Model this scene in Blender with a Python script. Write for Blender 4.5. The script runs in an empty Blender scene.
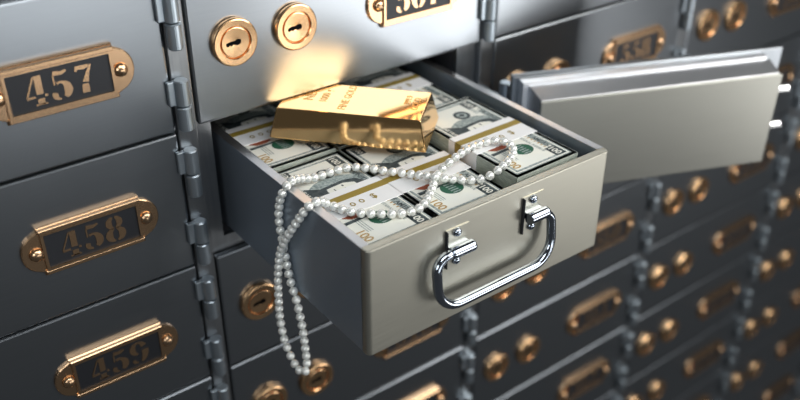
import bpy, bmesh, math, random
from math import sin, cos, pi, radians, sqrt
from mathutils import Vector, Matrix

S = 0.12                     # one box row (1 unit) = 12 cm
COL = bpy.context.scene.collection
random.seed(7)

# ------------------------------------------------------------------ materials
def new_mat(name):
    m = bpy.data.materials.new(name); m.use_nodes = True
    nt = m.node_tree; b = nt.nodes['Principled BSDF']
    return m, nt, b

def plain(name, col, metal=0.0, rough=0.5, coat=0.0, spec=0.5):
    m, nt, b = new_mat(name)
    b.inputs['Base Color'].default_value = (*col, 1)
    b.inputs['Metallic'].default_value = metal
    b.inputs['Roughness'].default_value = rough
    b.inputs['Coat Weight'].default_value = coat
    b.inputs['Coat Roughness'].default_value = 0.05
    b.inputs['Specular IOR Level'].default_value = spec
    return m

def brushed(name, col, rough=0.35, scale=(3, 60, 220), amp=0.12, bump=0.02, metal=1.0, var=0.15):
    """metal with fine horizontal brushing: noise stretched along local X"""
    m, nt, b = new_mat(name)
    N, L = nt.nodes, nt.links
    tc = N.new('ShaderNodeTexCoord'); mp = N.new('ShaderNodeMapping')
    mp.inputs['Scale'].default_value = [s / S for s in scale]
    L.new(tc.outputs['Object'], mp.inputs['Vector'])
    no = N.new('ShaderNodeTexNoise'); no.inputs['Scale'].default_value = 1.0
    no.inputs['Detail'].default_value = 3.0
    L.new(mp.outputs[0], no.inputs['Vector'])
    mr = N.new('ShaderNodeMapRange')
    mr.inputs['To Min'].default_value = rough - amp; mr.inputs['To Max'].default_value = rough + amp
    L.new(no.outputs[0], mr.inputs['Value']); L.new(mr.outputs[0], b.inputs['Roughness'])
    mc = N.new('ShaderNodeMix'); mc.data_type = 'RGBA'
    mc.inputs[6].default_value = (*[c * (1 - var) for c in col], 1)
    mc.inputs[7].default_value = (*[min(1, c * (1 + var)) for c in col], 1)
    L.new(no.outputs[0], mc.inputs[0]); L.new(mc.outputs[2], b.inputs['Base Color'])
    bp = N.new('ShaderNodeBump'); bp.inputs['Strength'].default_value = bump * 10
    bp.inputs['Distance'].default_value = 0.0001
    L.new(no.outputs[0], bp.inputs['Height']); L.new(bp.outputs[0], b.inputs['Normal'])
    b.inputs['Metallic'].default_value = metal
    return m

def gold_mat():
    m, nt, b = new_mat('polished_gold')
    N, L = nt.nodes, nt.links
    b.inputs['Base Color'].default_value = (1.0, 0.62, 0.27, 1)
    b.inputs['Metallic'].default_value = 1.0; b.inputs['Roughness'].default_value = 0.07
    tc = N.new('ShaderNodeTexCoord'); no = N.new('ShaderNodeTexNoise')
    no.inputs['Scale'].default_value = 45; L.new(tc.outputs['Object'], no.inputs['Vector'])
    bp = N.new('ShaderNodeBump'); bp.inputs['Strength'].default_value = 0.03; bp.inputs['Distance'].default_value = 0.001
    L.new(no.outputs[0], bp.inputs['Height']); L.new(bp.outputs[0], b.inputs['Normal'])
    return m

def lathe_gold(name, col, rough):
    """bronze with fine concentric turning marks"""
    m, nt, b = new_mat(name)
    N, L = nt.nodes, nt.links
    b.inputs['Base Color'].default_value = (*col, 1); b.inputs['Metallic'].default_value = 1
    b.inputs['Roughness'].default_value = rough
    tc = N.new('ShaderNodeTexCoord'); w = N.new('ShaderNodeTexNoise')
    w.inputs['Scale'].default_value = 900; L.new(tc.outputs['Object'], w.inputs['Vector'])
    bp = N.new('ShaderNodeBump'); bp.inputs['Strength'].default_value = 0.15; bp.inputs['Distance'].default_value = 0.0002
    L.new(w.outputs[0], bp.inputs['Height']); L.new(bp.outputs[0], b.inputs['Normal'])
    return m

def paper_stack_mat():
    """many thin sheets seen edge on: fine horizontal layer lines"""
    m, nt, b = new_mat('banknote_edges')
    N, L = nt.nodes, nt.links
    tc = N.new('ShaderNodeTexCoord'); mp = N.new('ShaderNodeMapping')
    mp.inputs['Scale'].default_value = (20 / S, 20 / S, 160 / S)
    L.new(tc.outputs['Object'], mp.inputs['Vector'])
    no = N.new('ShaderNodeTexNoise'); no.inputs['Scale'].default_value = 1; L.new(mp.outputs[0], no.inputs['Vector'])
    mc = N.new('ShaderNodeMix'); mc.data_type = 'RGBA'
    mc.inputs[6].default_value = (0.16, 0.20, 0.16, 1); mc.inputs[7].default_value = (0.62, 0.66, 0.58, 1)
    L.new(no.outputs[0], mc.inputs[0]); L.new(mc.outputs[2], b.inputs['Base Color'])
    b.inputs['Roughness'].default_value = 0.7
    return m

def paper_mat(name, c1, c2, scale):
    m, nt, b = new_mat(name)
    N, L = nt.nodes, nt.links
    tc = N.new('ShaderNodeTexCoord'); no = N.new('ShaderNodeTexNoise')
    no.inputs['Scale'].default_value = scale / S; no.inputs['Detail'].default_value = 4
    L.new(tc.outputs['Object'], no.inputs['Vector'])
    cr = N.new('ShaderNodeMapRange'); cr.inputs['From Min'].default_value = 0.35; cr.inputs['From Max'].default_value = 0.65
    L.new(no.outputs[0], cr.inputs['Value'])
    mc = N.new('ShaderNodeMix'); mc.data_type = 'RGBA'
    mc.inputs[6].default_value = (*c1, 1); mc.inputs[7].default_value = (*c2, 1)
    L.new(cr.outputs[0], mc.inputs[0]); L.new(mc.outputs[2], b.inputs['Base Color'])
    b.inputs['Roughness'].default_value = 0.6
    return m

M = {
    'door': brushed('brushed_dark_steel', (0.30, 0.32, 0.34), rough=0.29, amp=0.025, bump=0.006, var=0.05),
    'frame': brushed('frame_steel', (0.30, 0.31, 0.32), rough=0.34, amp=0.06, scale=(60, 60, 3)),
    'hinge': plain('hinge_steel', (0.38, 0.43, 0.47), 0.92, 0.36),
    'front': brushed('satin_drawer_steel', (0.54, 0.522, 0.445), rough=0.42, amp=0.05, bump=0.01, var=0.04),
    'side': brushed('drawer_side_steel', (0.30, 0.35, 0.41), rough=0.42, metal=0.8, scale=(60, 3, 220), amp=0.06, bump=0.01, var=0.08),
    'case': plain('lock_case_steel', (0.80, 0.81, 0.83), 1.0, 0.34),
    'cover': brushed('satin_door_cover', (0.42, 0.415, 0.37), rough=0.38, amp=0.05, bump=0.01, var=0.05),
    'chrome': plain('polished_chrome', (0.40, 0.44, 0.50), 1.0, 0.10),
    'rim': plain('rim_steel', (0.54, 0.54, 0.55), 1.0, 0.36),
    'bronze': lathe_gold('warm_bronze', (0.62, 0.40, 0.235), 0.27),
    'bronze_dark': lathe_gold('turned_bronze', (0.80, 0.50, 0.27), 0.24),
    'black': plain('black_enamel_and_edge_shade', (0.012, 0.013, 0.016), 0.0, 0.45),
    'hole': plain('keyhole_black', (0.002, 0.002, 0.002), 0.0, 0.9, spec=0.1),
    'gold': gold_mat(),
    'goldtext': plain('stamped_gold', (0.75, 0.40, 0.10), 1.0, 0.38),
    'pearl': plain('pearl', (0.84, 0.85, 0.81), 0.38, 0.16, coat=0.7, spec=0.7),
    'thread': plain('thread', (0.8, 0.78, 0.7), 0, 0.8),
    'edges': paper_stack_mat(),
    'note': paper_mat('banknote_paper', (0.60, 0.64, 0.60), (0.74, 0.76, 0.70), 9),
    'ink': paper_mat('dark_ink', (0.015, 0.025, 0.03), (0.07, 0.09, 0.095), 30),
    'grey': paper_mat('engraved_grey', (0.16, 0.20, 0.20), (0.42, 0.47, 0.45), 45),
    'green': plain('seal_green', (0.012, 0.09, 0.05), 0, 0.6),
    'copper': plain('copper_ink', (0.30, 0.07, 0.03), 0, 0.6),
    'amber': plain('amber_ink', (0.42, 0.26, 0.08), 0, 0.6),
    'cream': paper_mat('note_cream', (0.74, 0.75, 0.69), (0.80, 0.79, 0.70), 6),
    'blue': plain('ribbon_blue', (0.10, 0.19, 0.33), 0, 0.6),
    'band': plain('band_white_paper', (0.80, 0.80, 0.80), 0, 0.55),
    'bandgold': plain('band_mustard', (0.28, 0.20, 0.03), 0, 0.5),
    'bolt': plain('bright_bolt', (0.92, 0.92, 0.92), 1.0, 0.25),
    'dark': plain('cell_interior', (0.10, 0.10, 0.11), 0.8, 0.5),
}

# ------------------------------------------------------------------ mesh helpers (all lengths in row units)
def V(*a): return Vector(a)

class MB:
    def __init__(self): self.bm = bmesh.new(); self.mats = []
    def mi(self, m):
        if m not in self.mats: self.mats.append(m)
        return self.mats.index(m)
    def _add(self, bm2, m, mat=None, smooth=False):
        if mat is not None: bmesh.ops.transform(bm2, matrix=mat, verts=bm2.verts)
        i = self.mi(m); vm = {}
        for v in bm2.verts: vm[v] = self.bm.verts.new(v.co)
        for f in bm2.faces:
            try: g = self.bm.faces.new([vm[v] for v in f.verts])
            except ValueError: continue
            g.material_index = i; g.smooth = smooth or f.smooth
        bm2.free()
    def box(self, lo, hi, m, bev=0.0, seg=2, mat=None, axis=None):
        b = bmesh.new(); bmesh.ops.create_cube(b, size=1)
        lo, hi = Vector(lo), Vector(hi)
        for v in b.verts:
            v.co = Vector([lo[i] + (v.co[i] + .5) * (hi[i] - lo[i]) for i in range(3)])
        if bev > 0:
            ed = list(b.edges)
            if axis is not None:
                ed = [e for e in ed if abs((e.verts[0].co - e.verts[1].co).normalized()[axis]) > .9]
            r = bmesh.ops.bevel(b, geom=ed, offset=bev, segments=seg, profile=.5, affect='EDGES')
        self._add(b, m, mat)
    def prism(self, pts, d0, d1, m, mat=None, bev=0.0, seg=1):
        """2-D outline (x,z), extruded in y from d0 to d1 (d0 = front, toward -y)"""
        b = bmesh.new()
        f = b.faces.new([b.verts.new((p[0], d0, p[1])) for p in pts])
        r = bmesh.ops.extrude_face_region(b, geom=[f])
        for v in r['geom']:
            if isinstance(v, bmesh.types.BMVert): v.co.y = d1
        bmesh.ops.recalc_face_normals(b, faces=b.faces)
        if bev > 0:
            ed = [e for e in b.edges if all(abs(v.co.y - d0) < 1e-6 for v in e.verts)]
            bmesh.ops.bevel(b, geom=ed, offset=bev, segments=seg, profile=.5, affect='EDGES')
        self._add(b, m, mat)
    def ring(self, outer, inner, d0, d1, m, mat=None):
        """frame between two outlines with the same number of points"""
        b = bmesh.new(); n = len(outer)
        vs = [[b.verts.new((p[0], d, p[1])) for p in o] for o, d in ((outer, d1), (outer, d0), (inner, d0), (inner, d1))]
        for k in range(4):
            A, B = vs[k], vs[(k + 1) % 4]
            for i in range(n):
                j = (i + 1) % n; b.faces.new([A[i], A[j], B[j], B[i]])
        bmesh.ops.recalc_face_normals(b, faces=b.faces)
        self._add(b, m, mat)
    def lathe(self, prof, m, n=32, mat=None, smooth=True, cap=True):
        """profile (r, h) about local Y axis, h along -y (toward the viewer)"""
        b = bmesh.new(); rings = []
        for r, h in prof:
            if r < 1e-6: rings.append([b.verts.new((0, -h, 0))])
            else: rings.append([b.verts.new((r * cos(2 * pi * i / n), -h, r * sin(2 * pi * i / n))) for i in range(n)])
        for A, B in zip(rings, rings[1:]):
            for i in range(n):
                j = (i + 1) % n
                if len(A) == 1 and len(B) == 1: continue
                if len(B) == 1: f = b.faces.new([A[i], A[j], B[0]])
                elif len(A) == 1: f = b.faces.new([A[0], B[j], B[i]])
                else: f = b.faces.new([A[i], A[j], B[j], B[i]])
        bmesh.ops.recalc_face_normals(b, faces=b.faces)
        for f in b.faces: f.smooth = smooth
        self._add(b, m, mat, smooth)
    def tube(self, pts, r, m, n=12, closed=False, capped=True):
        b = bmesh.new(); pts = [Vector(p) for p in pts]; N = len(pts); rings = []
        up = None
        for i, p in enumerate(pts):
            a = pts[i - 1] if (i > 0 or closed) else p
            c = pts[(i + 1) % N] if (i < N - 1 or closed) else p
            t = (c - a).normalized()
            if up is None:
                up = V(0, 0, 1) if abs(t.z) < .9 else V(0, 1, 0)
            s = t.cross(up).normalized(); up = s.cross(t).normalized()
            rings.append([b.verts.new(p + r * (cos(2 * pi * k / n) * s + sin(2 * pi * k / n) * up)) for k in range(n)])
        for i in range(N if closed else N - 1):
            A, B = rings[i], rings[(i + 1) % N]
            for k in range(n):
                f = b.faces.new([A[k], A[(k + 1) % n], B[(k + 1) % n], B[k]]); f.smooth = True
        if not closed and capped:
            b.faces.new(rings[0]); b.faces.new(rings[-1])
        bmesh.ops.recalc_face_normals(b, faces=b.faces)
        self._add(b, m)
    def flat(self, pts, m, z=0.0):
        """flat polygon on the xy plane, facing +z"""
        vs = [self.bm.verts.new((p[0], p[1], z)) for p in pts]
        f = self.bm.faces.new(vs); f.normal_update()
        if f.normal.z < 0: f.normal_flip()
        f.material_index = self.mi(m)
    def mesh(self, me, m, mat):
        b = bmesh.new(); b.from_mesh(me); self._add(b, m, mat)
    def build(self, name, parent=None, loc=(0, 0, 0), rotz=0.0):
        me = bpy.data.meshes.new(name)
        bmesh.ops.scale(self.bm, vec=(S, S, S), verts=self.bm.verts)
        self.bm.to_mesh(me); self.bm.free()
        for m in self.mats: me.materials.append(M[m])
        o = bpy.data.objects.new(name, me); COL.objects.link(o)
        o.location = Vector(loc) * S; o.rotation_euler = (0, 0, rotz)
        if parent: o.parent = parent
        return o

def place(me_obj, name, parent, loc=(0, 0, 0), rotz=0.0):
    """another object using the same mesh"""
    o = me_obj.copy(); o.name = name; COL.objects.link(o); o.parent = parent
    o.location = Vector(loc) * S; o.rotation_euler = (0, 0, rotz)
    return o

def empty(name, loc, label, cat, group=None, rotz=0.0):
    o = bpy.data.objects.new(name, None); COL.objects.link(o)
    o.empty_display_size = 0.01
    o.location = Vector(loc) * S; o.rotation_euler = (0, 0, rotz)
    o['label'] = label; o['category'] = cat
    if group: o['group'] = group
    return o

def ellipse(cx, cy, rx, ry, n=24, a0=0, a1=2 * pi):
    return [(cx + rx * cos(a0 + (a1 - a0) * i / n), cy + ry * sin(a0 + (a1 - a0) * i / n)) for i in range(n)]

TEXT = {}
def text_mesh(s):
    """letters from the built-in font as a flat mesh in the xy plane, height about 1"""
    if s not in TEXT:
        cu = bpy.data.curves.new('letters', 'FONT'); cu.body = s; cu.size = 1.0; cu.resolution_u = 3
        cu.offset = 0.018
        ob = bpy.data.objects.new('letters', cu); COL.objects.link(ob)
        dg = bpy.context.evaluated_depsgraph_get()
        me = bpy.data.meshes.new_from_object(ob.evaluated_get(dg))
        bpy.data.objects.remove(ob); bpy.data.curves.remove(cu)
        xs = [v.co.x for v in me.vertices]; ys = [v.co.y for v in me.vertices]
        cx, cy = (min(xs) + max(xs)) / 2, (min(ys) + max(ys)) / 2
        for v in me.vertices: v.co.x -= cx; v.co.y -= cy
        TEXT[s] = (me, max(xs) - min(xs), max(ys) - min(ys))
    return TEXT[s]

# ------------------------------------------------------------------ layout
P, SA, SB = 2.492, 0.014, 0.155       # column pitch; the upright strip runs from SA to SB
W = P - (SB - SA)                    # door width
def left(k): return (k - 1) * P + SB
DT = 0.055                           # door thickness
G = 0.006                            # half gap

# camera (fitted to the photograph)
F_PX, YAW, PITCH, ROLL = 889.01, 0.6501, 0.5512, 0.0047
CAM = V(-1.8498, -4.7197, 2.5243)
fw = V(sin(YAW) * cos(PITCH), cos(YAW) * cos(PITCH), -sin(PITCH))
rt0 = V(cos(YAW), -sin(YAW), 0); up0 = rt0.cross(fw)
rt = rt0 * cos(ROLL) + up0 * sin(ROLL); up = -rt0 * sin(ROLL) + up0 * cos(ROLL)

def in_frame(x0, x1, z0, z1, y=0.0, margin=6):
    """does the rectangle show inside the photograph's frame?"""
    for i in range(9):
        for j in range(9):
            d = V(x0 + (x1 - x0) * i / 8, y, z0 + (z1 - z0) * j / 8) - CAM
            w = d.dot(fw); px = 400 + F_PX * d.dot(rt) / w; py = 200 - F_PX * d.dot(up) / w
            if -margin < px < 800 + margin and -margin < py < 400 + margin: return True
    return False

# ------------------------------------------------------------------ digits in a bold stencil face, box 0..0.6 x 0..1
def stroke(pts):
    """ribbon through (x, y, width) points; returns an outline"""
    L_, R_ = [], []
    for i, (x, y, w) in enumerate(pts):
        a = pts[max(0, i - 1)]; c = pts[min(len(pts) - 1, i + 1)]
        dx, dy = c[0] - a[0], c[1] - a[1]; l = sqrt(dx * dx + dy * dy) or 1
        nx, ny = -dy / l * w / 2, dx / l * w / 2
        L_.append((x + nx, y + ny)); R_.append((x - nx, y - ny))
    return L_, R_
def arc(cx, cy, rx, ry, a0, a1, wv, wh, n=10):
    """didone arc: wide where the stroke runs upright, thin where it runs level"""
    out = []
    for i in range(n + 1):
        a = radians(a0 + (a1 - a0) * i / n)
        out.append((cx + rx * cos(a), cy + ry * sin(a), wh + (wv - wh) * abs(cos(a)) ** 1.5))
    return out
B_, T_ = .235, .06
DIG = {
 '0': [arc(.31, .5, .21, .45, 100, 260, B_, T_), arc(.31, .5, .21, .45, 80, -80, B_, T_)],
 '1': [[(.33, .04, .2), (.33, .94, .2)], [(.14, .03, .06), (.52, .03, .06)], [(.14, .80, .05), (.25, .92, .09)]],
 '2': [arc(.30, .70, .17, .25, 165, -35, B_ * .9, T_), [(.42, .54, .17), (.24, .26, .09), (.11, .10, .05)], [(.08, .07, .14), (.54, .07, .12), (.56, .22, .05)]],
 '3': [arc(.28, .74, .17, .21, 150, -80, B_, T_), arc(.28, .28, .20, .24, 82, -150, B_, T_)],
 '4': [[(.40, .02, .19), (.40, .22, .19)], [(.40, .36, .19), (.40, .96, .19)], [(.29, .94, .05), (.16, .62, .045), (.04, .32, .05)], [(.03, .29, .07), (.27, .29, .07)], [(.52, .29, .07), (.60, .29, .07)], [(.24, .03, .05), (.56, .03, .05)]],
 '5': [[(.13, .90, .15), (.36, .87, .12), (.50, .93, .07)], [(.13, .84, .045), (.13, .52, .045)], arc(.28, .32, .21, .27, 115, -60, B_, T_), arc(.24, .20, .14, .15, 150, 275, .16, T_)],
 '6': [arc(.34, .45, .25, .48, 75, 175, B_, T_), arc(.31, .29, .20, .26, 190, 440, B_ * .9, T_)],
 '7': [[(.06, .78, .06), (.10, .90, .14), (.30, .88, .14), (.44, .92, .08)], [(.50, .93, .06), (.38, .66, .10), (.30, .40, .17)], [(.28, .34, .18), (.27, .05, .22)]],
 '8': [arc(.31, .74, .17, .21, 100, 260, B_ * .85, T_), arc(.31, .74, .17, .21, 80, -80, B_ * .85, T_), arc(.31, .27, .21, .24, 100, 260, B_, T_), arc(.31, .27, .21, .24, 80, -80, B_, T_)],
 '9': [arc(.29, .70, .20, .26, 10, 260, B_ * .9, T_), arc(.27, .52, .25, .48, 5, -70, B_, T_), arc(.2, .17, .1, .1, 150, 290, .13, T_)],
}
def numerals(mb, s, cx, cz, h, d0, d1, m):
    adv = .76; tw = adv * len(s) - .08
    for i, ch in enumerate(s):
        ox = cx + (i * adv - tw / 2) * h
        for st in DIG[ch]:
            Lp, Rp = stroke(st)
            for a in range(len(Lp) - 1):
                q = [Lp[a], Lp[a + 1], Rp[a + 1], Rp[a]]
                mb.prism([(ox + x * 1.1 * h, cz - h / 2 + y * h) for x, y in q], d0, d1, m)

# ------------------------------------------------------------------ shared meshes of a box
def door_mesh(w, h):
    mb = MB()
    mb.box((G, 0, G), (w - G, DT, h - G), 'door', bev=.015, seg=2)
    return mb
def lock_mb():
    mb = MB()
    prof = [(.150, -.0), (.154, .010), (.154, .026), (.149, .035), (.142, .038), (.108, .036), (.104, .032), (.101, .020),
            (.098, .020), (.095, .029), (.091, .031), (.030, .028), (0, .026)]
    mb.lathe(prof, 'bronze_dark', n=56, smooth=False)
    return mb
def keyhole_mb():
    mb = MB()
    mb.prism([(-.062, -.016), (-.046, -.020), (-.040, -.010), (-.026, -.022), (-.016, -.010), (.010, -.020), (.032, -.016), (.040, -.004),
              (.036, .014), (.014, .018), (.002, .008), (-.030, .010), (-.062, .004)], -.0305, -.0255, 'hole')
    return mb
def plate_outline(hw, hh, r, tab, inset=0.0):
    """rectangle with small shoulders and a round tab at both ends"""
    pts = []
    hw2, hh2, r2 = hw - inset, hh - inset, r - inset
    # right tab
    a = math.asin(min(1, hh * .60 / r))
    for i in range(15):
        t = -pi / 2 * .82 + i / 14 * pi * .82
        pts.append((tab - .02 + r2 * .88 * cos(t), r2 * 1.05 * sin(t)))
    pts += [(hw2, hh2 * .86), (hw2, hh2)]
    pts += [(-hw2, hh2), (-hw2, hh2 * .86)]
    for i in range(15):
        t = pi / 2 * 1.18 + i / 14 * pi * .82
        pts.append((-tab + .02 + r2 * .88 * cos(t), r2 * 1.05 * sin(t)))
    pts += [(-hw2, -hh2 * .86), (-hw2, -hh2), (hw2, -hh2), (hw2, -hh2 * .86)]
    return pts
PLX, PLZ = W - .634, .504       # plate centre in door coordinates
def plate_mb():
    mb = MB()
    out = plate_outline(.315, .165, .125, .335)
    mb.prism(out, -.022, .0, 'bronze', bev=.006)
    # raised rails around the window
    o = [(-.302, -.148), (.302, -.148), (.302, .148), (-.302, .148)]
    n = [(-.284, -.114), (.284, -.114), (.284, .114), (-.284, .114)]
    mb.ring(o, n, -.036, -.018, 'bronze')
    o2 = [(-.31, .128), (.31, .128), (.31, .158), (-.31, .158)]
    mb.prism(o2, -.050, -.02, 'bronze', bev=.005)
    o3 = [(-.31, -.158), (.31, -.158), (.31, -.128), (-.31, -.128)]
    mb.prism(o3, -.037, -.02, 'bronze', bev=.005)
    return mb
def plate_back_mb():
    mb = MB(); mb.box((-.286, -.026, -.117), (.286, -.020, .117), 'black'); return mb
def screw_mb():
    mb = MB(); mb.lathe([(.044, .018), (.044, .026), (.040, .038), (.030, .048), (.014, .055), (0, .057)], 'bronze', n=20); return mb
HR = .046
def knuckle_mb(z0, z1, flap):
    mb = MB()
    mat = Matrix.Rotation(-pi / 2, 4, 'X')   # lathe axis -y -> +z
    h = z1 - z0
    mb.lathe([(0, 0), (HR - .008, 0), (HR, .008), (HR, h - .008), (HR - .008, h), (0, h)], 'hinge', n=24,
             mat=Matrix.Translation((0, 0, z0)) @ Matrix.Rotation(-pi / 2, 4, 'X'), smooth=False)
    if flap < 0: mb.box((-.088, .0, z0 + .004), (-.0, .031, z1 - .004), 'hinge', bev=.008)
    else: mb.box((0, .012, z0 + .004), (.058, .036, z1 - .004), 'hinge', bev=.006)
    return mb

HY = -.032                                # hinge barrel axis in front of the doors
class Proto: pass
PR = Proto()
def protos():
    dmy = None
    PR.door = door_mesh(W, 1.0).build('door_panel')
    PR.lock = lock_mb().build('lock'); PR.key = keyhole_mb().build('keyhole')
    PR.plate = plate_mb().build('number_plate'); PR.back = plate_back_mb().build('plate_backing')
    PR.screw = screw_mb().build('screw')
    PR.k1 = knuckle_mb(.168, .335, -1).build('hinge'); PR.k2 = knuckle_mb(0, .160, 1).build('knuckle')
protos()

def fit_out(thing, num, loc=(0, 0, 0), rotz=0.0, hinges=True):
    """locks, number plate and hinges; loc/rotz carry the door's own pose"""
    R = Matrix.Rotation(rotz, 3, 'Z'); o = Vector(loc)
    def T(x, y, z): return o + R @ V(x, y, z)
    for lx in (.294, .729):
        l = place(PR.lock, 'lock', thing, T(lx, 0, .497), rotz)
        place(PR.key, 'keyhole', l)
    p = place(PR.plate, 'number_plate', thing, T(PLX, 0, PLZ), rotz)
    p['label'] = 'bronze number plate with black window'
    place(PR.back, 'plate_backing', p)
    for sx in (-.340, .340): place(PR.screw, 'screw', p, (sx, 0, 0))
    mb = MB(); numerals(mb, str(num), 0, 0, .180, -.030, -.024, 'bronze'); mb.build('numerals', p)
    if hinges:
        for hz in (.548, .020):
            h = place(PR.k1, 'hinge', thing, T(W + .050, HY, hz), rotz)
            place(PR.k2, 'knuckle', h)

COLW = {0: 'leftmost column', 1: "in the drawer's own column", 2: 'first column right of it', 3: 'second column right of it',
        4: 'third column right of it', 5: 'far right edge column'}
NUMW = ['zero', 'one', 'two', 'three', 'four', 'five', 'six', 'seven', 'eight', 'nine']
def box_label(c, r):
    k = r + 1
    special = {(0, 0): 'steel deposit box numbered 457 with bronze plate, upper left',
               (0, -1): 'steel deposit box numbered 458, directly under box 457',
               (0, -2): 'steel deposit box numbered 459, darker, directly under box 458',
               (0, 1): 'strip of steel deposit box above box 457',
               (0, -3): 'corner of deposit box below box 459',
               (1, 0): 'bright steel deposit box with two bronze locks directly above the open drawer'}
    if (c, r) in special: return special[(c, r)]
    rowt = 'level with the drawer' if k == 0 else (NUMW[abs(k)] + ' row' + ('s' if abs(k) > 1 else '') + (' above' if k > 0 else ' below') + ' the drawer')
    return 'dark deposit box ' + rowt + ', ' + COLW[c]

boxes = []
for c in range(0, 6):
    for r in range(2, -12, -1):
        if (c, r) == (1, -1): continue
        x0, x1 = left(c), left(c) + W
        if not in_frame(x0, x1, r, r + 1): continue
        t = empty('safe_deposit_box', (x0, 0, r), box_label(c, r), 'deposit box', 'closed safe deposit boxes in the wall')
        place(PR.door, 'door', t)
        fit_out(t, 457 - r + 50 * c)
        boxes.append((c, r))
print('boxes', len(boxes), boxes)

# ------------------------------------------------------------------ the open box
ANG = radians(158.17)
HX, HYo, ZT = 2.546, -.288, -.155       # top hinge corner of the swung door's outer face
def o_pt():
    R = Matrix.Rotation(ANG, 3, 'Z'); return V(HX, HYo, 0) - R @ V(W, 0, 0)
op = o_pt()
t = empty('safe_deposit_box', (left(1), 0, -1), 'opened steel deposit box whose thick door is swung out to the right', 'deposit box')
base = V(left(1), 0, -1)
dl = V(op.x, op.y, ZT - 1) - base
d = place(PR.door, 'door', t, dl, ANG); d['label'] = 'swung open steel door'
mb = MB()
mb.box((.22, DT, .06), (W - .055, .150, .972), 'case', bev=.006)
mb.box((.20, .150, .10), (W - .10, .312, .948), 'case', bev=.006)
for v in mb.bm.verts:                       # the case top slopes down to the cover
    if v.co.y > .2 and v.co.z > .9: v.co.z -= .050
    if v.co.y > .2 and v.co.x > W - .2: v.co.x -= .035
lc = mb.build('lock_case', t, dl, ANG)
mb = MB(); mb.box((.180, .300, .104), (W - .132, .326, .886), 'cover', bev=.007, seg=2)
mb.build('case_cover', t, dl, ANG)['label'] = 'plain satin steel inner cover'
for z in (.72, .40):
    mb = MB(); mb.tube([(.25, .25, z), (.16, .25, z), (.055, .25, z), (.045, .25, z)], .040, 'bolt', n=20)
    mb.build('locking_bolt', t, dl, ANG)
fit_out(t, 508, dl, ANG, hinges=False)
for hz in (.548, .02):                      # hinge arms carrying the swung door
    mb = MB()
    hx, hy = 2.600, -.200
    z0 = ZT - 1 + hz
    mb.lathe([(0, 0), (HR - .008, 0), (HR, .008), (HR, .325), (HR - .008, .333), (0, .333)], 'hinge', n=24,
             mat=Matrix.Translation((hx, hy, z0)) @ Matrix.Rotation(-pi / 2, 4, 'X'), smooth=False)
    mb.box((hx - .012, hy, z0 + .04), (hx + .012, .03, z0 + .20), 'hinge', bev=.004)
    mb.box((hx - .040, HYo + .004, z0 + .02), (hx + .02, hy, z0 + .20), 'hinge', bev=.004)
    for v in mb.bm.verts: v.co -= base
    mb.build('hinge', t)

# ------------------------------------------------------------------ wall (frame of the cabinet)
X0, X1, Z0, Z1 = -3.6, 13.2, -10.0, 3.2
YB = DT + .004
OX0, OX1, OZ0, OZ1 = .262, 2.318, -.895, -.022          # opening of the open box
mb = MB()
mb.box((X0, YB, Z0), (OX0, YB + .05, Z1), 'frame')
mb.box((OX1, YB, Z0), (X1, YB + .05, Z1), 'frame')
mb.box((OX0, YB, OZ1), (OX1, YB + .05, Z1), 'frame')
mb.box((OX0, YB, Z0), (OX1, YB + .05, OZ0), 'frame')
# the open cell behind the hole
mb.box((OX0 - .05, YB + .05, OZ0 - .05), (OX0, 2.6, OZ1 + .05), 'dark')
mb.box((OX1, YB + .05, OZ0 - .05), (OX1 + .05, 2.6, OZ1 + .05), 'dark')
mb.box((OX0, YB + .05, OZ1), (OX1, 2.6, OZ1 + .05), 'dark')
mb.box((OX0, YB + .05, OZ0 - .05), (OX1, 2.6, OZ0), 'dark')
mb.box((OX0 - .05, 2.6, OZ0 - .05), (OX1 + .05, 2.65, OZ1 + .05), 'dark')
w = mb.build('wall_back'); w['kind'] = 'structure'
for n in range(0, 6):                                   # upright strips between the columns
    mb = MB(); x = n * P
    mb.box((x + SA + G, .006, Z0), (x + SB - G, YB, Z1), 'frame', bev=.008)
    o = mb.build('trim_%d' % (n + 1)); o['kind'] = 'structure'

# ------------------------------------------------------------------ drawer
DX0, DX1, DZ0, DZ1, DY = .336, 2.230, -.891, -.164, -1.558
DYB = .80
WT = .052
t = empty('drawer', ((DX0 + DX1) / 2, DY, DZ0), 'long steel drawer pulled out of the wall, filled with banknotes', 'drawer')
def dloc(mb):
    for v in mb.bm.verts: v.co -= V((DX0 + DX1) / 2, DY, DZ0)
    return mb
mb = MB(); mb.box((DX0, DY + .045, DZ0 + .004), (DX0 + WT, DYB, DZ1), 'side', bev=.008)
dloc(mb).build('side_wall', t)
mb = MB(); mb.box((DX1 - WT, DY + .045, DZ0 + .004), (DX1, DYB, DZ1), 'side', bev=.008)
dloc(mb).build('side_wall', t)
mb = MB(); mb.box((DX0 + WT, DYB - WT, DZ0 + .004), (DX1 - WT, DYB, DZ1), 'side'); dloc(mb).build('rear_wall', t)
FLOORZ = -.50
mb = MB(); mb.box((DX0 + WT, DY + .04, DZ0 + .004), (DX1 - WT, DYB - WT, FLOORZ), 'side'); dloc(mb).build('drawer_floor', t)
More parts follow.
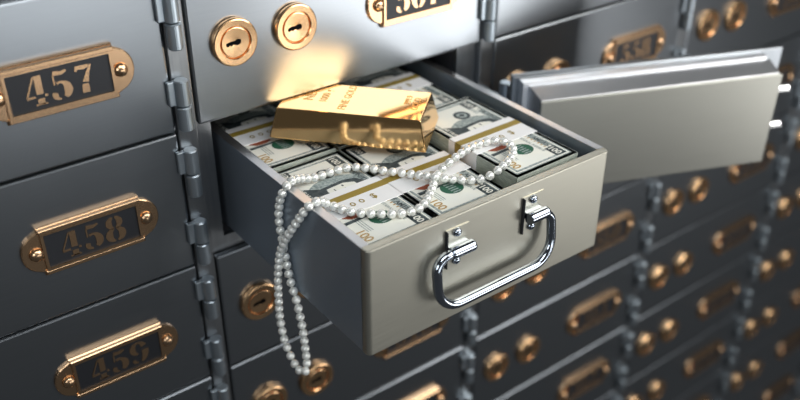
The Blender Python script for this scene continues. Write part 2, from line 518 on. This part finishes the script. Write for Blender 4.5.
# front panel: rounded upright corners, crisp top edge
b = bmesh.new()
mb = MB()
def rrect(x0, x1, y0, y1, r, n=6):
    pts = []
    for cx, cy, a in ((x1 - r, y0 + r, -90), (x1 - .004, y1 - .004, 0), (x0 + .004, y1 - .004, 90), (x0 + r, y0 + r, 180)):
        rr = r if cy < (y0 + y1) / 2 + .001 or cy == y0 + r else .004
        for i in range(n + 1):
            q = radians(a + 90 * i / n); pts.append((cx + rr * cos(q), cy + rr * sin(q)))
    return pts
ol = rrect(DX0, DX1, DY, DY + .062, .030)
bb = bmesh.new()
f = bb.faces.new([bb.verts.new((x, y, DZ0)) for x, y in ol])
r_ = bmesh.ops.extrude_face_region(bb, geom=[f])
for v in r_['geom']:
    if isinstance(v, bmesh.types.BMVert): v.co.z = DZ1 + .001
bmesh.ops.recalc_face_normals(bb, faces=bb.faces)
for f in bb.faces: f.smooth = False
ed = [e for e in bb.edges if all(abs(v.co.z - (DZ1 + .001)) < 1e-6 for v in e.verts) or all(abs(v.co.z - DZ0) < 1e-6 for v in e.verts)]
bmesh.ops.bevel(bb, geom=ed, offset=.008, segments=2, profile=.5, affect='EDGES')
mb._add(bb, 'front')
fp = dloc(mb).build('front_panel', t); fp['label'] = 'satin beige steel front'
# bright rolled lip on top of the walls
mb = MB()
mb.box((DX0 - .001, DY + .05, DZ1 - .004), (DX0 + WT + .006, DYB, DZ1 + .001), 'rim', bev=.004)
dloc(mb).build('rim', t); mb = MB()
mb.box((DX1 - WT - .006, DY + .05, DZ1 - .004), (DX1 + .001, DYB, DZ1 + .001), 'rim', bev=.004)
dloc(mb).build('rim', t)
# handle brackets and bail handle
HZ = -.372
def bracket(x0, x1, bx0, bx1):
    mb = MB()
    mb.box((x0, DY - .006, HZ - .135), (x1, DY + .002, HZ + .130), 'front', bev=.002)
    mb.box((x0 - .004, DY - .022, HZ - .125), (x0 + .004, DY, HZ + .125), 'black', bev=.002)  # thin black fin stands in for the shadow along the plate's bent edge
    br = dloc(mb).build('handle_bracket', t)
    mb = MB()
    mb.tube([(bx0, DY - .052, HZ), (bx0 + .01, DY - .052, HZ), (bx1 - .01, DY - .052, HZ), (bx1, DY - .052, HZ)], .037, 'chrome', n=24)
    mb.box((bx0 + .01, DY - .045, HZ - .022), (bx1 - .01, DY, HZ + .022), 'chrome')
    dl_ = dloc(mb).build('barrel', br)
    for z in (HZ + .100, HZ - .092):
        mb = MB()
        mb.lathe([(.029, .008), (.028, .016), (.022, .027), (.012, .033), (0, .035)], 'chrome', n=20,
                 mat=Matrix.Translation(((x0 + x1) / 2 - .01, DY, z)))
        dloc(mb).build('rivet', br)
bracket(.880, 1.050, .880, 1.045)
bracket(1.480, 1.650, 1.490, 1.640)
def bail():
    pts = []
    xl, xr, zb = .772, 1.680, -.712
    y0, yb = DY - .052, DY - .092
    def yy(z): return y0 + (yb - y0) * (HZ - z) / (HZ - zb)
    pts.append((.91, y0, HZ)); rT, rB = .085, .16
    for i in range(9):
        a = radians(90 + 90 * i / 8); pts.append((xl + rT + rT * cos(a), yy(HZ - rT + rT * sin(a)), HZ - rT + rT * sin(a)))
    for i in range(9):
        a = radians(180 + 90 * i / 8); pts.append((xl + rB + rB * cos(a), yy(zb + rB + rB * sin(a)), zb + rB + rB * sin(a)))
    for i in range(9):
        a = radians(270 + 90 * i / 8); pts.append((xr - rB + rB * cos(a), yy(zb + rB + rB * sin(a)), zb + rB + rB * sin(a)))
    for i in range(9):
        a = radians(0 + 90 * i / 8); pts.append((xr - rT + rT * cos(a), yy(HZ - rT + rT * sin(a)), HZ - rT + rT * sin(a)))
    pts.append((1.56, y0, HZ))
    return pts
mb = MB(); mb.tube(bail(), .030, 'chrome', n=20)
dloc(mb).build('bail_handle', t)['label'] = 'polished chrome bail handle'

# ------------------------------------------------------------------ banknote bundles
BW, BL = .540, 1.060
def note_print():
    """print of the top note; a runs left to right of the note (toward -y), b upward (toward +x)"""
    mb = MB(); e = .0008
    def q(a, b): return (b - BW / 2, BL / 2 - a)
    def poly(pts, m, l=1): mb.flat([q(a, b) for a, b in pts], m, e * l)
    def rect(a0, a1, b0, b1, m, l=1): poly([(a0, b0), (a1, b0), (a1, b1), (a0, b1)], m, l)
    def frame(a0, a1, b0, b1, w, m, l=1):
        rect(a0, a1, b0, b0 + w, m, l); rect(a0, a1, b1 - w, b1, m, l); rect(a0, a0 + w, b0 + w, b1 - w, m, l); rect(a1 - w, a1, b0 + w, b1 - w, m, l)
    def txt(s, a, b, h, m, l=3, rot=0):
        me, w_, h_ = text_mesh(s); k = h / h_
        # reading right -> -y, up -> +x
        mat = Matrix.Translation((*q(a, b), e * l)) @ Matrix.Rotation(-pi / 2 + rot, 4, 'Z') @ Matrix.Scale(k, 4)
        mb.mesh(me, m, mat)
    rect(.03, BL - .03, .03, BW - .03, 'cream', .5)
    frame(.026, BL - .026, .026, BW - .026, .010, 'grey', 1)
    frame(.046, BL - .046, .046, BW - .046, .018, 'grey', 1)
    # head banner with lettering
    rect(.22, .88, BW - .105, BW - .050, 'grey', 1.2)
    txt('THE UNITED STATES OF AMERICA', .56, BW - .078, .036, 'ink', 2)
    rect(.30, .66, .052, .095, 'ink', 1.2); txt('ONE HUNDRED DOLLARS', .48, .073, .028, 'cream', 2)
    # corner numerals
    for a, b, h in ((.105, BW - .095, .06), (.09, .085, .05), (BL - .105, BW - .095, .06)):
        rect(a - h*.95, a + h*.95, b - h * .72, b + h * .72, 'ink', 1.4); txt('100', a, b, h * .82, 'cream', 2.2)
    txt('100', BL - .135, .095, .062, 'amber', 2.4)
    # black seal at the left, portrait, ribbon, inkwell, green seal
    poly(ellipse(.205, .30, .060, .060), 'ink', 1.4); poly(ellipse(.205, .30, .038, .038), 'grey', 1.6)
    poly(ellipse(.205, .30, .016, .022), 'ink', 1.8)
    poly(ellipse(.405, .275, .155, .205), 'grey', 1.1)
    poly([(.27, .06), (.33, .15), (.36, .20), (.45, .20), (.50, .14), (.55, .06)], 'ink', 1.4)       # coat
    poly(ellipse(.405, .295, .072, .100), 'cream', 1.6)                                               # face
    poly([(.33, .34), (.345, .17), (.37, .19), (.36, .33), (.39, .395), (.43, .40), (.455, .33), (.45, .20), (.475, .18), (.485, .34), (.45, .43), (.40, .45), (.35, .42)], 'ink', 1.8)
    poly(ellipse(.385, .31, .011, .007, 8), 'ink', 2); poly(ellipse(.425, .31, .011, .007, 8), 'ink', 2)
    poly([(.39, .245), (.42, .245), (.415, .238), (.395, .238)], 'ink', 2)
    rect(.575, .615, .05, BW - .05, 'blue', 1.5)
    poly([(.655, .10), (.70, .09), (.735, .13), (.74, .20), (.715, .25), (.67, .24), (.645, .17)], 'copper', 1.6)
    poly([(.745, .07), (.775, .07), (.765, .26), (.745, .28)], 'ink', 1.5)
    poly(ellipse(.815, .285, .068, .078), 'green', 1.6)
    for k in range(5): rect(.765 + k * .024, .775 + k * .024, .255, .315, 'grey', 1.9)
    txt('FEDERAL RESERVE', .80, .385, .022, 'grey', 2)
    for k in range(3): rect(.70, .90, .165 - k * .016, .171 - k * .016, 'grey', 1.3)
    for k in range(7): rect(.10 + k * .022, .112 + k * .022, .40, .43, 'grey', 1.3)
    for k in range(9): rect(.66 + k * .03, .67 + k * .03, .42, .44, 'amber', 1.3)
    return mb

PRN = note_print().build('printed_top_note')
def notes_mb(h):
    mb = MB(); rnd = random.Random(3)
    n = max(4, int(h / .022)); z = -h
    for i in range(n):
        j = lambda a: rnd.uniform(-a, a)
        z1 = z + h / n
        jx, jy = j(.004), j(.006)
        mb.box((-BW / 2 + jx, -BL / 2 + jy, z), (BW / 2 + jx, BL / 2 + jy, z1), 'edges')
        z = z1
    mb.box((-BW / 2, -BL / 2, -.004), (BW / 2, BL / 2, 0), 'note')
    return mb
def band_mb(h):
    mb = MB(); e = .005
    y0, y1 = -.165, .110
    for lo, hi in (((-BW / 2 - e, y0, 0), (BW / 2 + e, y1, e)), ((-BW / 2 - e, y0, -h), (-BW / 2, y1, e)), ((BW / 2, y0, -h), (BW / 2 + e, y1, e))):
        mb.box(lo, hi, 'band', bev=.0015, seg=1)
    return mb
def stripe_mb(h):
    mb = MB(); e = .0065; y0, y1 = -.012, .045
    mb.box((-BW / 2 - e, y0, .003), (BW / 2 + e, y1, e), 'bandgold')
    mb.box((-BW / 2 - e, y0, -h), (-BW / 2 - .004, y1, e), 'bandgold')
    mb.box((BW / 2 + .004, y0, -h), (BW / 2 + e, y1, e), 'bandgold')
    return mb
def marks_mb():
    mb = MB()
    for k in range(3):
        cx = -.105 + k * .065
        pts = ellipse(cx, -.080, .017, .022, 16); inn = ellipse(cx, -.080, .009, .013, 16)
        for i in range(16):
            j = (i + 1) % 16
            mb.flat([pts[i], pts[j], inn[j], inn[i]], 'bandgold', .0062)
    me, w_, h_ = text_mesh('$')
    mb.mesh(me, 'bandgold', Matrix.Translation((.115, -.078, .0062)) @ Matrix.Scale(.062 / h_, 4))
    return mb
PRM = marks_mb().build('band_marks')
STACKS = [  # x centre, front y, top z, height, rot deg, label
    (.674, -1.440, -.262, .238, .6, 'banded bundle of hundred dollar notes at the front left corner of the drawer'),
    (1.228, -1.425, -.268, .232, -.5, 'banded bundle of hundred dollar notes at the front centre, under the pearl crossing'),
    (1.830, -1.405, -.205, .295, .8, 'highest banded bundle of notes at the front right corner of the drawer'),
    (.676, -.345, -.250, .250, -.8, 'bundle of notes at the back left, beside the left end of the gold bar'),
    (1.240, -.335, -.262, .238, .4, 'bundle of notes at the back centre, mostly under the gold bar'),
    (1.800, -.325, -.240, .260, .5, 'bundle of notes at the back right, behind the gold bar'),
]
for cx, fy, zt, h, ra, lab in STACKS:
    t = empty('banknote_bundle', (cx, fy + BL / 2, zt), lab, 'banknote bundle', 'banded bundles of hundred dollar notes in the drawer', radians(ra))
    notes_mb(h).build('note_block', t)
    place(PRN, 'printed_top_note', t)
    bd = band_mb(h).build('paper_band', t); bd['label'] = 'white paper band with mustard stripe'
    stripe_mb(h).build('band_stripe', bd)
    place(PRM, 'band_marks', bd)

# ------------------------------------------------------------------ gold bar
ga = V(.665, -.747, 0).normalized(); gb = V(-ga.y, ga.x, 0)       # long axis, width axis (pointing back right)
GZ = -.198; GH = .205
GL, GW = 1.050, .520
gc = V(.612, -.055, 0) + ga * GL / 2 + gb * GW / 2
grot = math.atan2(ga.y, ga.x)
bar = empty('gold_bar', (gc.x, gc.y, GZ), 'polished gold ingot lying slanted across the banknote bundles', 'gold bar', rotz=grot)
mb = MB(); bb = bmesh.new(); i1, i2 = .048, .040
vs = [bb.verts.new(p) for p in ((-GL/2, -GW/2, 0), (GL/2, -GW/2, 0), (GL/2, GW/2, 0), (-GL/2, GW/2, 0),
      (-GL/2 + i1, -GW/2 + i2, GH), (GL/2 - i1, -GW/2 + i2, GH), (GL/2 - i1, GW/2 - i2, GH), (-GL/2 + i1, GW/2 - i2, GH))]
for q in ((3, 2, 1, 0), (4, 5, 6, 7), (0, 1, 5, 4), (1, 2, 6, 5), (2, 3, 7, 6), (3, 0, 4, 7)): bb.faces.new([vs[i] for i in q])
bmesh.ops.bevel(bb, geom=list(bb.edges), offset=.009, segments=3, profile=.5, affect='EDGES')
mb._add(bb, 'gold'); mb.build('ingot', bar)
def stamp(lines):
    for s, x, y, h, rot in lines:
        mb = MB()
        me, w_, h_ = text_mesh(s)
        b2 = bmesh.new(); b2.from_mesh(me)
        mb._add(b2, 'goldtext', Matrix.Translation((x, y, GH + .0012)) @ Matrix.Rotation(rot, 4, 'Z') @ Matrix.Scale(h / h_, 4))
        mb.build('stamped_lettering', bar)
stamp([('999.9', .345, .07, .045, pi / 2), ('GOLD', .405, .02, .050, pi / 2), ('FINE GOLD', -.06, .03, .055, pi / 2),
            ('1000 g', -.20, .03, .07, pi / 2), ('NET', -.31, .03, .07, pi / 2), ('FINE', -.41, .03, .06, pi / 2)])

# ------------------------------------------------------------------ pearl rope
def ray(px, py): return fw + rt * ((px - 400) / F_PX) + up * ((200 - py) / F_PX)
def onZ(px, py, z): d = ray(px, py); return CAM + d * ((z - CAM.z) / d.z)
def onX(px, py, x): d = ray(px, py); return CAM + d * ((x - CAM.x) / d.x)
PRAD = .0285
xs_ = DX0 - PRAD - .003
zA = -.262 + PRAD + .004; zB = -.268 + PRAD + .004; zC = -.205 + PRAD + .004; zR = DZ1 + PRAD + .006
path = []
def H(px, py, off=0.0): path.append(onX(px, py, xs_ - off))
def Zp(px, py, z): path.append(onZ(px, py, z))
for q in ((282, 193), (279, 203), (278.3, 213), (279, 223), (281, 234), (283, 244), (285, 254), (287, 265), (289, 275), (291, 283), (294, 292), (297, 302),
          (299, 311), (301, 320), (303, 330), (304, 338), (305, 346), (306, 354), (307, 362), (307, 369)): H(*q)
for q in ((304.5, 374), (299.5, 371), (295, 365), (291, 357), (287.5, 349), (284, 340), (282, 330), (280.5, 321), (279.2, 312), (279, 303), (278.5, 295), (278, 286),
          (278, 277), (278.3, 268), (279, 258), (281, 249), (284, 242)): H(*q, off=.045)
for q, o_ in (((288, 235), .04), ((293, 227.5), .03), (((299, 219)), .01), ((304, 211), 0)): H(*q, off=o_)
Zp(311, 203.5, zR + .004); Zp(319, 200, zR)
for q in ((327, 203.5), (335, 207), (344, 210.5), (354, 212.5), (364, 213.5), (375, 214), (386, 214), (396, 214)): Zp(*q, zA)
for q in ((404, 213), (412, 212), (418.5, 209.5), (423.5, 205), (427.5, 199), (430.5, 193), (433, 187), (434.5, 180), (437, 174)): Zp(*q, zB)
for q, z in (((440.5, 170.5), zB + .012), ((445, 166.5), zB + .03), ((450, 162), zC - .01), ((455, 157.5), zC + .004), ((461, 153.5), zC + .004)): Zp(*q, z)
for q in ((467, 149.5), (474, 145.5), (482, 143), (490, 141), (499, 140.3), (507, 142), (512, 146), (514.3, 151), (512, 157), (507, 162), (502, 167)): Zp(*q, zC + .004)
for q, z in (((496, 172), zC - .005), ((489, 176.5), zB + .03), ((481, 179.8), zB + .005), ((471, 180.3), zB), ((461, 180), zB), ((451, 179.3), zB + .008),
             ((442, 178), zB + .035), ((433, 176.8), zB + .05), ((423, 175.3), zB + .02)): Zp(*q, z)
for q in ((413, 174.2), (403, 173.2), (394, 172)): Zp(*q, zB + .006)
for q in ((385, 171), (375.5, 169.5), (366, 167.7), (357, 167), (348, 167.3), (340, 169), (331, 171.8), (323, 175), (316, 177.5)): Zp(*q, zA + .004)
for q, z in (((309, 178.5), zA + .02), ((302, 178.5), zA + .05), ((296, 179), zR - .02), ((291, 181), zR + .002)): Zp(*q, z)
Zp(286.5, 185.5, zR)
# smooth closed curve (Catmull-Rom), then even spacing
def catmull(pts, sub=6):
    out = []; n = len(pts)
    for i in range(n):
        p0, p1, p2, p3 = pts[i - 1], pts[i], pts[(i + 1) % n], pts[(i + 2) % n]
        for k in range(sub):
            t_ = k / sub
            out.append(.5 * ((2 * p1) + (p2 - p0) * t_ + (2 * p0 - 5 * p1 + 4 * p2 - p3) * t_ ** 2 + (3 * p1 - p0 - 3 * p2 + p3) * t_ ** 3))
    return out
for _ in range(1):
    path = [path[i] * .6 + (path[i - 1] + path[(i + 1) % len(path)]) * .2 for i in range(len(path))]
curve = catmull(path)
tot = sum((curve[i] - curve[i - 1]).length for i in range(len(curve)))
NP = int(tot / (2 * PRAD * 1.03)); step = tot / NP
pos = []; acc = 0; nxt = 0
for i in range(len(curve)):
    a, b_ = curve[i], curve[(i + 1) % len(curve)]; l = (b_ - a).length
    while nxt < acc + l and len(pos) < NP:
        pos.append(a.lerp(b_, (nxt - acc) / l)); nxt += step
    acc += l
print('pearls', NP)
pc = V(DX0, -1.1, DZ1)
neck = empty('pearl_necklace', pc, 'long rope of white pearls looped over the notes and hanging off the drawer side', 'necklace')
mb = MB(); mb.tube([p - pc for p in curve], .004, 'thread', n=6, closed=True); mb.build('thread', neck)
def pearl_bm(mb, c):
    b2 = bmesh.new(); bmesh.ops.create_uvsphere(b2, u_segments=20, v_segments=12, radius=PRAD)
    for f in b2.faces: f.smooth = True
    mb._add(b2, 'pearl', Matrix.Translation(c), True)
mb = MB(); pearl_bm(mb, V(0, 0, 0)); pp = mb.build('pearl')
order = sorted(range(NP), key=lambda i: (pos[i] - CAM).length)
near = set(order[:100])
for i in near: place(pp, 'pearl', neck, pos[i] - pc)
rest = [i for i in range(NP) if i not in near]
if rest:
    mb = MB()
    for i in rest: pearl_bm(mb, pos[i] - pc)
    o = mb.build('pearls', neck); o['kind'] = 'stuff'
bpy.data.objects.remove(pp)
for o in (PR.door, PR.lock, PR.key, PR.plate, PR.back, PR.screw, PR.k1, PR.k2, PRN, PRM): bpy.data.objects.remove(o)

# ------------------------------------------------------------------ light
def area(name, loc, target, size, energy, col=(1, 1, 1), sy=None):
    l = bpy.data.lights.new(name, 'AREA'); l.energy = energy; l.color = col
    l.shape = 'RECTANGLE'; l.size = size * S; l.size_y = (sy or size) * S
    o = bpy.data.objects.new(name, l); COL.objects.link(o)
    o.location = Vector(loc) * S
    o.rotation_euler = (Vector(target) - Vector(loc)).to_track_quat('-Z', 'Y').to_euler()
    return o
area('high_softbox', (6.3, -5.9, 3.9), (1.5, -.5, 0), 6.0, 10.0, (1, .99, .96), 5.0)
area('fill_softbox', (0.2, -5.8, 5.6), (.8, -.6, -.2), 4.5, 3.9, (.95, .98, 1.0), 3.0)
area('low_softbox', (11.0, -12.2, -4.0), (1.8, 0, .3), 6.5, 6.6, (1, 1, 1), 4.0)
area('left_softbox', (-4.8, -5.2, 1.8), (.3, -1.2, -.8), 2.5, 1.6, (.93, .97, 1.0), 2.5)
area('low_left_softbox', (1.8, -10.0, -1.9), (-.8, 0, .5), 4.5, 1.3, (.95, .98, 1.0), 1.8)
w = bpy.data.worlds.new('room_air'); bpy.context.scene.world = w; w.use_nodes = True
w.node_tree.nodes['Background'].inputs[0].default_value = (.9, .95, 1, 1)
w.node_tree.nodes['Background'].inputs[1].default_value = 0.06

# ------------------------------------------------------------------ camera
cd = bpy.data.cameras.new('camera'); cam = bpy.data.objects.new('camera', cd); COL.objects.link(cam)
cd.sensor_width = 36; cd.sensor_fit = 'HORIZONTAL'; cd.lens = F_PX * 36 / 800
cam.matrix_world = Matrix(((rt.x, up.x, -fw.x, CAM.x * S), (rt.y, up.y, -fw.y, CAM.y * S), (rt.z, up.z, -fw.z, CAM.z * S), (0, 0, 0, 1)))
cd.clip_start = 0.01; cd.clip_end = 50
cd.dof.use_dof = True
cd.dof.focus_distance = (V(1.0, -1.1, -.2) - CAM).dot(fw) * S
cd.dof.aperture_fstop = 3.6
sc = bpy.context.scene; sc.camera = cam
sc.view_settings.view_transform = 'Standard'; sc.view_settings.look = 'None'
sc.view_settings.exposure = 0.0; sc.view_settings.gamma = 1.0; sc.view_settings.use_curve_mapping = False
